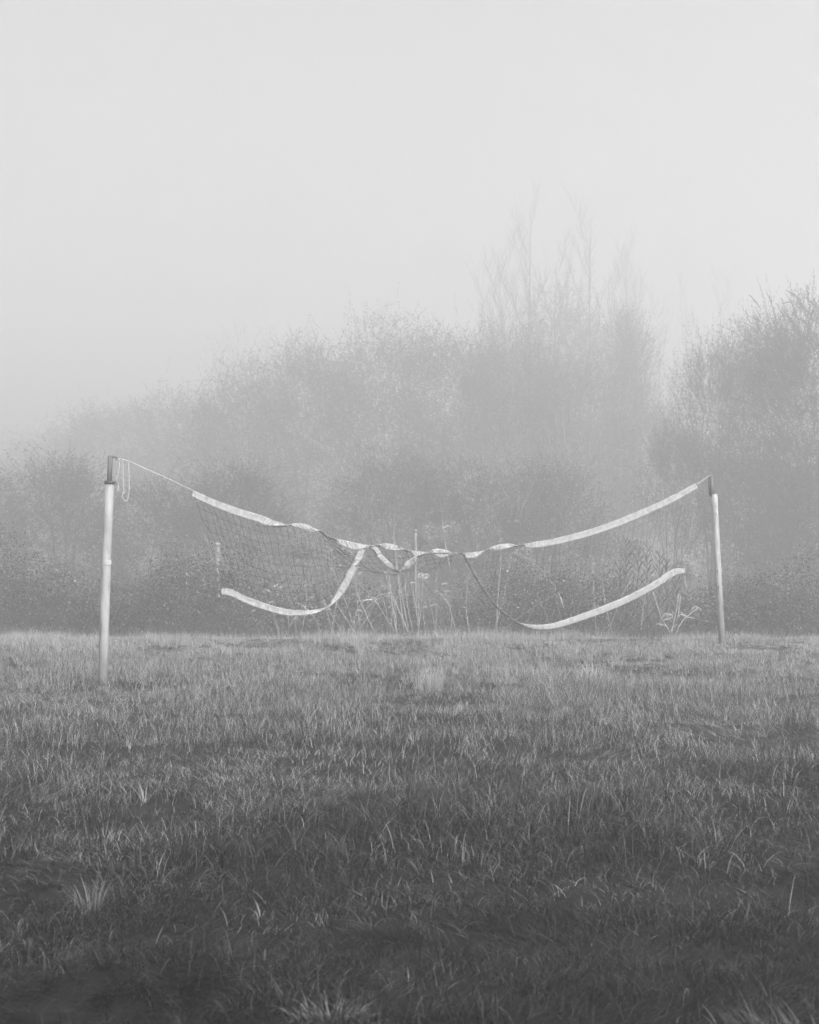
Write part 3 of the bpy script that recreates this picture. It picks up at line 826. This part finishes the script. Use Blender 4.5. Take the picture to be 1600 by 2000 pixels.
stalk(c3((705, 440), (712, 620), (710, 1035)), 24.0, 'upright dry stalk dropping straight from the frayed knot', 0.007)
stalk(c3((880, -20), (893, 130), (912, 300), (965, 560)), 25.0, 'long leaning dry stalk with one side leaf rising above the knotted bands', 0.009, leaves=[c3((903, 208), (930, 190), (960, 188)) + [0.035]])
stalk(c3((1350, 255), (1350, 480), (1326, 820), (1322, 1035)), 24.2, 'single upright dry stalk crossing the top band near its last twist', 0.009)
stalk(c3((-20, 660), (90, 830), (215, 1025)), 24.0, 'slanting dry stalk crossing the climbing end of the bottom band', 0.008)
stalk(c3((200, 590), (245, 750), (370, 1032)), 24.0, 'dry stalk leaning right below the climbing band', 0.008)
stalk(c3((215, 540), (232, 780), (250, 1005)), 24.2, 'nearly upright dry stalk below the climbing band', 0.007)
stalk(c3((220, 620), (360, 760), (470, 925)), 24.6, 'slanting dry stalk with a drooping pale leaf', 0.007, leaves=[c3((355, 768), (320, 764), (262, 778)) + [0.05]])
stalk(c3((510, 690), (545, 820), (600, 945)), 24.8, 'short leaning dry stalk low in the middle clump', 0.006)
stalk(c3((742, 600), (765, 650), (782, 705)), 24.6, 'tiny dry stalk beneath the frayed knot', 0.005)
stalk(c3((180, 620), (175, 700), (168, 780)), 24.8, 'faint short stalk behind the climbing band', 0.009)
stalk([(563, 1203), (563.5, 1225), (565, 1246)], 23.6, 'short stake-like dry stem below the lowest part of the near bottom band', 0.014)
stalk(c4((430, 840), (270, 935), (150, 1020), (65, 1095)), 24.0, 'bent dry stalk crossing the sag of the bottom band with leaf hanging from its tip', 0.008, leaves=[c4((430, 845), (448, 890), (462, 945)) + [0.045]])
stalk(c4((235, 965), (245, 1000), (228, 1060)), 24.0, 'thin twig forking below the bent stalk', 0.006)
stalk(c4((275, 900), (270, 940), (225, 1030)), 24.1, 'short twig leaning under the bent stalk', 0.006)
stalk(c4((405, 870), (420, 920)), 25.0, 'faint hanging twig near the tip of the bent stalk', 0.006)
stalk(c4((300, 870), (340, 960), (360, 1020)), 25.0, 'thin faint stalk standing above the sag of the bottom band', 0.006)

rc = random.Random(77)
for k in range(30):
    x0 = rc.choice((rc.uniform(540, 720), rc.uniform(700, 860), rc.uniform(880, 1340))); hh = rc.uniform(60, 170); ln = rc.uniform(-70, 70)
    D_ = rc.uniform(25.5, 30.5); bow = rc.uniform(-25, 25)
    W = [at(p[0], p[1], D_) for p in spline([(x0, 1236), (x0 + ln * .3 + bow * .5, 1236 - hh * .45), (x0 + ln * .7 + bow * .4, 1236 - hh * .85), (x0 + ln + bow * -.2, 1236 - hh)], 4)]
    g = Vector((W[0].x, W[0].y, float(gz(W[0].x, W[0].y)) - .02)); W = [g] + W; m = len(W)
    root = thing('bramble_cane', g, 'thin bare cane sticking out of the tangled weeds behind the net', 'cane', 'thin bare canes in the undergrowth')
    mb = MB(); mb.tube(W, [rc.uniform(.005, .0085) * (1 - .6 * q / (m - 1)) for q in range(m)], 5)
    mb.build('stem', M_STRAW if k % 3 else M_PALE_BARK, root)
    mb = MB()
    for q in range(rc.randrange(2, 6)):
        p = W[rc.randrange(m // 3, m)]; a = rc.uniform(0, 6.28); L_ = rc.uniform(.06, .2)
        mb.blade([p, p + Vector((math.cos(a) * L_ * .5, .05, L_ * .2)), p + Vector((math.cos(a) * L_, .08, -L_ * .15))], rc.uniform(.012, .03))
    mb.build('foliage', M_DRY_LEAF, root)

# the dead leafy weed by the far post
dead = at(1307, 1238, 23.6); dead.z = float(gz(dead.x, dead.y))
root = thing('dead_weed', dead, 'withered pale weed with splayed stems and drooping leaves beside the far post', 'plant')
for pts, r in ((c4((1030, 840), (1060, 930), (1088, 1010), (1120, 1060), (1140, 1100)), .007), (c4((1195, 850), (1180, 950), (1160, 1040), (1150, 1100)), .008),
               (c4((1320, 935), (1240, 1000), (1200, 1050), (1180, 1100)), .008), (c4((1205, 860), (1195, 960), (1185, 1010)), .006)):
    mb = MB(); mb.tube([at(p[0], p[1], 23.6) for p in spline(pts, 4)], r, 6); mb.build('stem', M_STRAW, root)
for lf, w in ((c4((1088, 1000), (1110, 975), (1150, 985), (1160, 1010)), .06), (c4((1200, 960), (1250, 995), (1310, 1005)), .05), (c4((1320, 935), (1300, 930), (1270, 960)), .05),
              (c4((1120, 1055), (1070, 1040), (1040, 1045)), .05), (c4((1170, 960), (1140, 985), (1100, 990)), .05), (c4((1320, 935), (1335, 945), (1330, 960)), .04),
              (c4((1190, 990), (1215, 980), (1235, 1000)), .05), (c4((1140, 1095), (1160, 1060), (1200, 1040)), .04), (c4((1150, 1000), (1125, 1010), (1085, 1015)), .05)):
    mb = MB(); mb.blade([at(p[0], p[1], 23.55) for p in spline(lf, 4)], w * 0.42); mb.build('leaf', M_DRY_LEAF, root)
stalk(c4((1420, 940), (1375, 985), (1335, 1030)), 24.4, 'slanting pale twig just inside the far post', 0.008)
stalk(c4((1345, 640), (1360, 690), (1385, 735)), 25.2, 'pale bent stalk in front of the dark shrub by the far post', 0.006)

# tall dark weeds against the pale opening
def tall_weed(px, top, base, D, n, label, lean=0.0):
    b = at(px, base, D); b.z = float(gz(b.x, b.y)); t = at(px + lean, top, D)
    root = thing('tall_weed', b, label, 'plant', 'tall dark weeds behind the net')
    mb = MB(); mb.tube([b, b.lerp(t, .5), t], [.010, .008, .004], 5); mb.build('stem', M_BARK, root)
    rng = random.Random(int(px)); V = MB()
    for k in range(n):
        s = 0.25 + 0.75 * k / n
        p = b.lerp(t, s); a = k * 2.4 + rng.uniform(-.4, .4); L = 0.30 * (1.15 - 0.55 * s) * rng.uniform(.8, 1.2)
        d = Vector((math.cos(a), 0.6 * math.sin(a), 0))
        V.blade([p, p + d * L * .45 + Vector((0, 0, L * .55)), p + d * L * .75 + Vector((0, 0, L * .85))], 0.026)
    me = bpy.data.meshes.new('foliage'); me.from_pydata([tuple(p) for p in V.v], [], V.f)
    a = me.attributes.new('tint', 'FLOAT', 'POINT'); a.data.foreach_set('value', [rng.uniform(0, 1) for _ in V.v])
    me.materials.append(M_REED); me.update(); link('foliage', me, root)
for px, top, D, lean, lab in ((1226, 1052, 25.6, -4, 'tall dark weed at the band side of the pale opening'), (1244, 1074, 25.2, 3, 'dark weed second from the band side of the pale opening'),
                              (1266, 1066, 25.5, -2, 'tall dark weed in the middle of the pale opening'), (1285, 1082, 25.0, 4, 'dark weed in front of the pale opening with wide leaves'),
                              (1300, 1094, 25.3, 2, 'dark weed at the post side of the pale opening'), (1318, 1130, 25.0, 3, 'short dark weed under the end of the bottom band'),
                              (1212, 1110, 25.3, -2, 'short dark weed beside the pale opening')):
    tall_weed(px, top, 1240, D + 6.0, 34, lab, lean)

# pale saplings standing in front of the misty shrubs
SG = 'pale thin saplings in the hedge'
def sapling(pts, D, label, rad=0.014, twigs=()):
    D = 51 + (D - 28) * 0.9; rad *= 1.3
    W = [at(p[0], p[1], D) for p in spline(pts, 5)]
    low = W[-1]; g = Vector((low.x + 0.1, low.y + 4.0, float(gz(low.x, low.y + 4.0))))
    W = W + [low.lerp(g, .5), g]
    W = W[::-1]; m = len(W)
    root = thing('sapling', g, label, 'sapling', SG)
    mb = MB(); mb.tube(W, [rad * (1 - 0.7 * k / (m - 1)) for k in range(m)], 6); mb.build('trunk', M_PALE_BARK, root)
    mb = MB()
    for tw in twigs:
        q = [at(p[0], p[1], D) for p in spline(tw, 3)]
        mb.tube(q, [rad * .55 * (1 - .6 * k / (len(q) - 1)) for k in range(len(q))], 5)
    rng = random.Random(int(pts[0][0] * 10))
    for k in range(9):
        s = rng.randrange(m // 3, m - 1); d = Vector((rng.choice((-1, 1)) * rng.uniform(.3, .8), rng.uniform(-.3, .3), rng.uniform(.3, .8))) * rng.uniform(.25, .7)
        mb.tube([W[s], W[s] + d * .5 + Vector((0, 0, .05)), W[s] + d], [rad * .35, rad * .25, rad * .1], 4)
    mb.build('crown', M_PALE_BARK, root)
sapling(c8((835, 500), (838, 640), (890, 770), (940, 870), (985, 945)), 29.5, 'curved pale sapling above the twisted bands', 0.015, [c8((900, 650), (930, 740), (945, 840)), c8((860, 740), (780, 770))])
sapling(c8((1112, 190), (1140, 500), (1165, 650), (1180, 830)), 31.0, 'longest pale sapling below the bare trees', 0.014, [c8((1220, 590), (1165, 650))])
sapling(c8((1215, 290), (1228, 480), (1240, 640), (1268, 760), (1240, 900)), 31.2, 'slim pale sapling next to the longest sapling', 0.013, [c8((1335, 615), (1290, 690), (1268, 750))])
sapling(c8((1340, 340), (1357, 500), (1362, 800), (1366, 960)), 31.0, 'straight pale sapling above the rising top band', 0.013, [c8((1395, 400), (1360, 430))])
sapling(c8((1375, 470), (1400, 580), (1420, 690), (1410, 745)), 30.5, 'short pale sapling beside the straight sapling', 0.011)
sapling(c8((975, 330), (990, 470), (1015, 600), (1035, 760), (1045, 870)), 31.4, 'faint pale sapling between the curved and the longest sapling', 0.012)
sapling(c8((845, 530), (842, 640)), 33.0, 'faint short sapling tip behind the curved sapling', 0.010)
sapling(c8((1142, 715), (1085, 850), (1030, 975)), 28.5, 'slanting pale sapling above the knotted band', 0.013)
sapling(c8((1020, 903), (960, 922), (890, 955)), 28.0, 'broken pale branch bent over above the knotted band', 0.015, [c8((1018, 905), (1018, 985))])
sapling(c8((590, 868), (680, 850), (760, 850), (830, 890), (870, 960)), 29.2, 'arching pale bramble cane above the first fold', 0.009, [c8((700, 862), (790, 880), (850, 925))])
sapling([(1082, 765), (1088, 830), (1094, 900)], 33.0, 'dim upright sapling in the thick of the hedge', 0.011)
sapling([(228, 1040), (250, 1046), (270, 1063), (290, 1068), (305, 1100)], 28.5, 'thin arching bare cane beside the near post', 0.008, [[(270, 1063), (285, 1058), (300, 1060), (310, 1066)]])
sapling([(191, 1180), (180, 1195), (170, 1204)], 27.5, 'short slanting pale twig outside the near post', 0.008)

# bare tall trees behind
TG = 'bare trees fading into the mist'
def bare_tree(px, top, D, seed, label, spread=0.35, nb=13, lean=0.0, rad=0.075, start=0.3):
    rng = random.Random(seed); D *= 1.75; rad *= 1.4; top += 40
    t = at(px + lean, top, D); b = at(px, 1180, D); b.z = float(gz(b.x, b.y)); H = t.z - b.z
    root = thing('bare_tree', b, label, 'tree', TG)
    ph = rng.uniform(0, 6)
    trunk = [b.lerp(t, s) + Vector((0.12 * math.sin(ph + s * 5), 0.1 * math.cos(ph + s * 4), 0)) * min(1, s * 3) for s in [k / 14 for k in range(15)]]
    mb = MB(); mb.tube(trunk, [rad * (1 - .93 * k / 14) + 0.004 for k in range(15)], 7); mb.build('trunk', M_BARK, root)
    mb = MB()
    def branch(p, d, L, r, depth):
        n = 6; pts = [p]; dd = d.normalized()
        for k in range(n):
            dd = (dd + Vector((rng.gauss(0, .04), rng.gauss(0, .04), .11))).normalized()
            pts.append(pts[-1] + dd * L / n)
        mb.tube(pts, [r * (1 - .75 * k / n) for k in range(n + 1)], 4, cap=False)
        if depth > 0:
            for k in range(1, n + 1):
                for q in range(2 if depth > 1 else 1):
                    a = rng.uniform(0, 6.28); o = Vector((math.cos(a), math.sin(a), .2))
                    branch(pts[k], dd + o * rng.uniform(.5, .9), L * rng.uniform(.28, .48), max(.0075, r * .5), depth - 1)
    for k in range(nb):
        s = start + (0.95 - start) * (k + rng.uniform(0, 1)) / nb
        i_ = s * 14; p = trunk[int(i_)].lerp(trunk[min(14, int(i_) + 1)], i_ % 1)
        a = rng.uniform(0, 6.28)
        branch(p, Vector((math.cos(a) * spread, math.sin(a) * spread, .75)) , H * (0.34 - 0.24 * s) * rng.uniform(.7, 1.2), max(.010, rad * .40 * (1 - s * .75)), 2)
    mb.build('crown', M_BARK, root)
for px, top, D, lean, spread, nb, rad, lab in (
    (1040, 360, 58, -4, .38, 11, .085, 'tallest bare tree with forked upright crown'),
    (1082, 470, 56, 6, .36, 10, .08, 'bare tree between the tallest and the second tallest'),
    (1155, 385, 58, 0, .38, 11, .08, 'second tallest bare tree with open crown, nearer the far post'),
    (990, 455, 58, -16, .55, 12, .06, 'leaning bare tree with wide spread twigs on the outer side of the tallest'),
    (965, 560, 56, -28, .7, 10, .05, 'lowest bare tree arching outwards over the willow tops'),
    (1020, 500, 62, -10, .4, 10, .05, 'thin bare tree crowding the tallest tree'),
    (1190, 500, 62, 3, .3, 10, .05, 'slim bare tree just past the second tallest'),
    (1222, 430, 64, -2, .22, 10, .05, 'narrow bare pole-like tree above the pointed bush'),
    (1245, 500, 66, -6, .22, 9, .045, 'narrow faint tree beyond the pointed bush'),
    (1290, 560, 74, -4, .2, 8, .045, 'very faint thin tree over the notch, first of three'),
    (1345, 535, 76, -3, .2, 8, .045, 'very faint thin tree over the notch, in the middle of three'),
    (1412, 535, 76, -4, .2, 8, .045, 'very faint thin tree over the notch beside the dark tall shrub'),
    (745, 560, 80, 3, .4, 10, .05, 'hardly visible bare tree dissolved in mist above the feathery willow')):
    bare_tree(px, top, D, int(px), lab, spread, nb, lean, rad)

# odd posts half hidden in the hedge
def tube_guard(px, top, bot, D, r, label, mat, name, cat):
    t = at(px, top, D); b = Vector((t.x + .02, t.y, float(gz(t.x, t.y)) - .05))
    n = (t - b).normalized(); L = (t - b).length
    root = thing(name, b, label, cat)
    mb = MB(); mb.lathe(b, n, [(0, r), (L - .09, r), (L - .085, r * .97)], 20); mb.build('shaft', mat, root)
    mb = MB(); mb.lathe(b + n * (L - .083), n, [(0, r * 1.02), (0, r * 1.12), (.03, r * 1.16), (.06, r * 1.12), (.083, r * .8), (.085, r * .2)], 20); mb.build('cap', mat, root)
tube_guard(424.5, 1060, 1105, 36.0, 0.076, 'short pale plastic tube with cap standing behind the torn net edge', M_PLASTIC, 'plastic_tube', 'tube')
tube_guard(811, 1034, 1080, 36.5, 0.048, 'weathered pale stake standing behind the twisted bands', M_WOOD, 'wooden_stake', 'stake')

# ------------------------------------------------------------------ haze
def box(name, lo, hi):
    v = [(x, y, z) for x in (lo[0], hi[0]) for y in (lo[1], hi[1]) for z in (lo[2], hi[2])]
    f = [(0, 1, 3, 2), (4, 6, 7, 5), (0, 4, 5, 1), (2, 3, 7, 6), (0, 2, 6, 4), (1, 5, 7, 3)]
    me = bpy.data.meshes.new(name); me.from_pydata(v, [], f); me.update()
    return me
m, nt, out = new_mat('haze')
pv = nt.nodes.new('ShaderNodeVolumePrincipled')
pv.inputs['Color'].default_value = g4(0.97)
pv.inputs['Density'].default_value = HAZE_DENSITY
pv.inputs['Anisotropy'].default_value = HAZE_G
nt.links.new(pv.outputs['Volume'], out.inputs['Volume'])
me = box('haze', (-155, -65, -2.7), (155, 215, 32.0)); me.materials.append(m)
tag(link('haze', me), 'even grey mist filling the air', 'mist', kind='stuff')

# ------------------------------------------------------------------ light
SUN_EL, SUN_AZ = math.radians(32), math.radians(148)   # azimuth from +Y towards +X: behind the camera
w = bpy.data.worlds.new('World'); S.world = w; w.use_nodes = True
nt = w.node_tree
bg = nt.nodes['Background']
sky = nt.nodes.new('ShaderNodeTexSky'); sky.sky_type = 'NISHITA'; sky.sun_disc = False
sky.sun_elevation = SUN_EL; sky.sun_rotation = SUN_AZ
sky.air_density = 0.8; sky.dust_density = 9.0; sky.ozone_density = 1.0
bw = nt.nodes.new('ShaderNodeRGBToBW')
nt.links.new(sky.outputs['Color'], bw.inputs['Color'])
nt.links.new(bw.outputs['Val'], bg.inputs['Color'])
bg.inputs['Strength'].default_value = 0.10
L = bpy.data.lights.new('sun', 'SUN'); L.energy = 1.0; L.angle = math.radians(16); L.color = (1, 1, 1)
so = bpy.data.objects.new('sun', L); COL.objects.link(so)
sd = Vector((math.sin(SUN_AZ) * math.cos(SUN_EL), math.cos(SUN_AZ) * math.cos(SUN_EL), math.sin(SUN_EL)))
so.rotation_euler = sd.to_track_quat('Z', 'Y').to_euler(); so.location = sd * 30 + Vector((0, 20, 0))

# ------------------------------------------------------------------ camera
cam = bpy.data.cameras.new('camera'); co = bpy.data.objects.new('camera', cam); COL.objects.link(co)
co.location = (0, 0, CAM_Z); co.rotation_euler = (math.pi / 2 + PITCH, 0, 0)
cam.sensor_fit = 'HORIZONTAL'; cam.sensor_width = 24.0; cam.lens = 24.0 * F_PX / 1600.0
cam.clip_start = 0.1; cam.clip_end = 1000
cam.dof.use_dof = True; cam.dof.focus_distance = 18.0; cam.dof.aperture_fstop = 4.5
S.camera = co

S.render.engine = 'CYCLES'
c = S.cycles
c.max_bounces = 8; c.diffuse_bounces = 3; c.glossy_bounces = 2; c.transmission_bounces = 4; c.volume_bounces = 3; c.transparent_max_bounces = 8
c.use_denoising = True; c.denoiser = 'OPENIMAGEDENOISE'; c.denoising_input_passes = 'RGB_ALBEDO_NORMAL'; c.denoising_prefilter = 'ACCURATE'
c.use_adaptive_sampling = True; c.adaptive_threshold = 0.008
c.sample_clamp_indirect = 6.0
S.view_settings.view_transform = 'Standard'; S.view_settings.look = 'None'
S.view_settings.exposure = 1.85; S.view_settings.gamma = 1.0
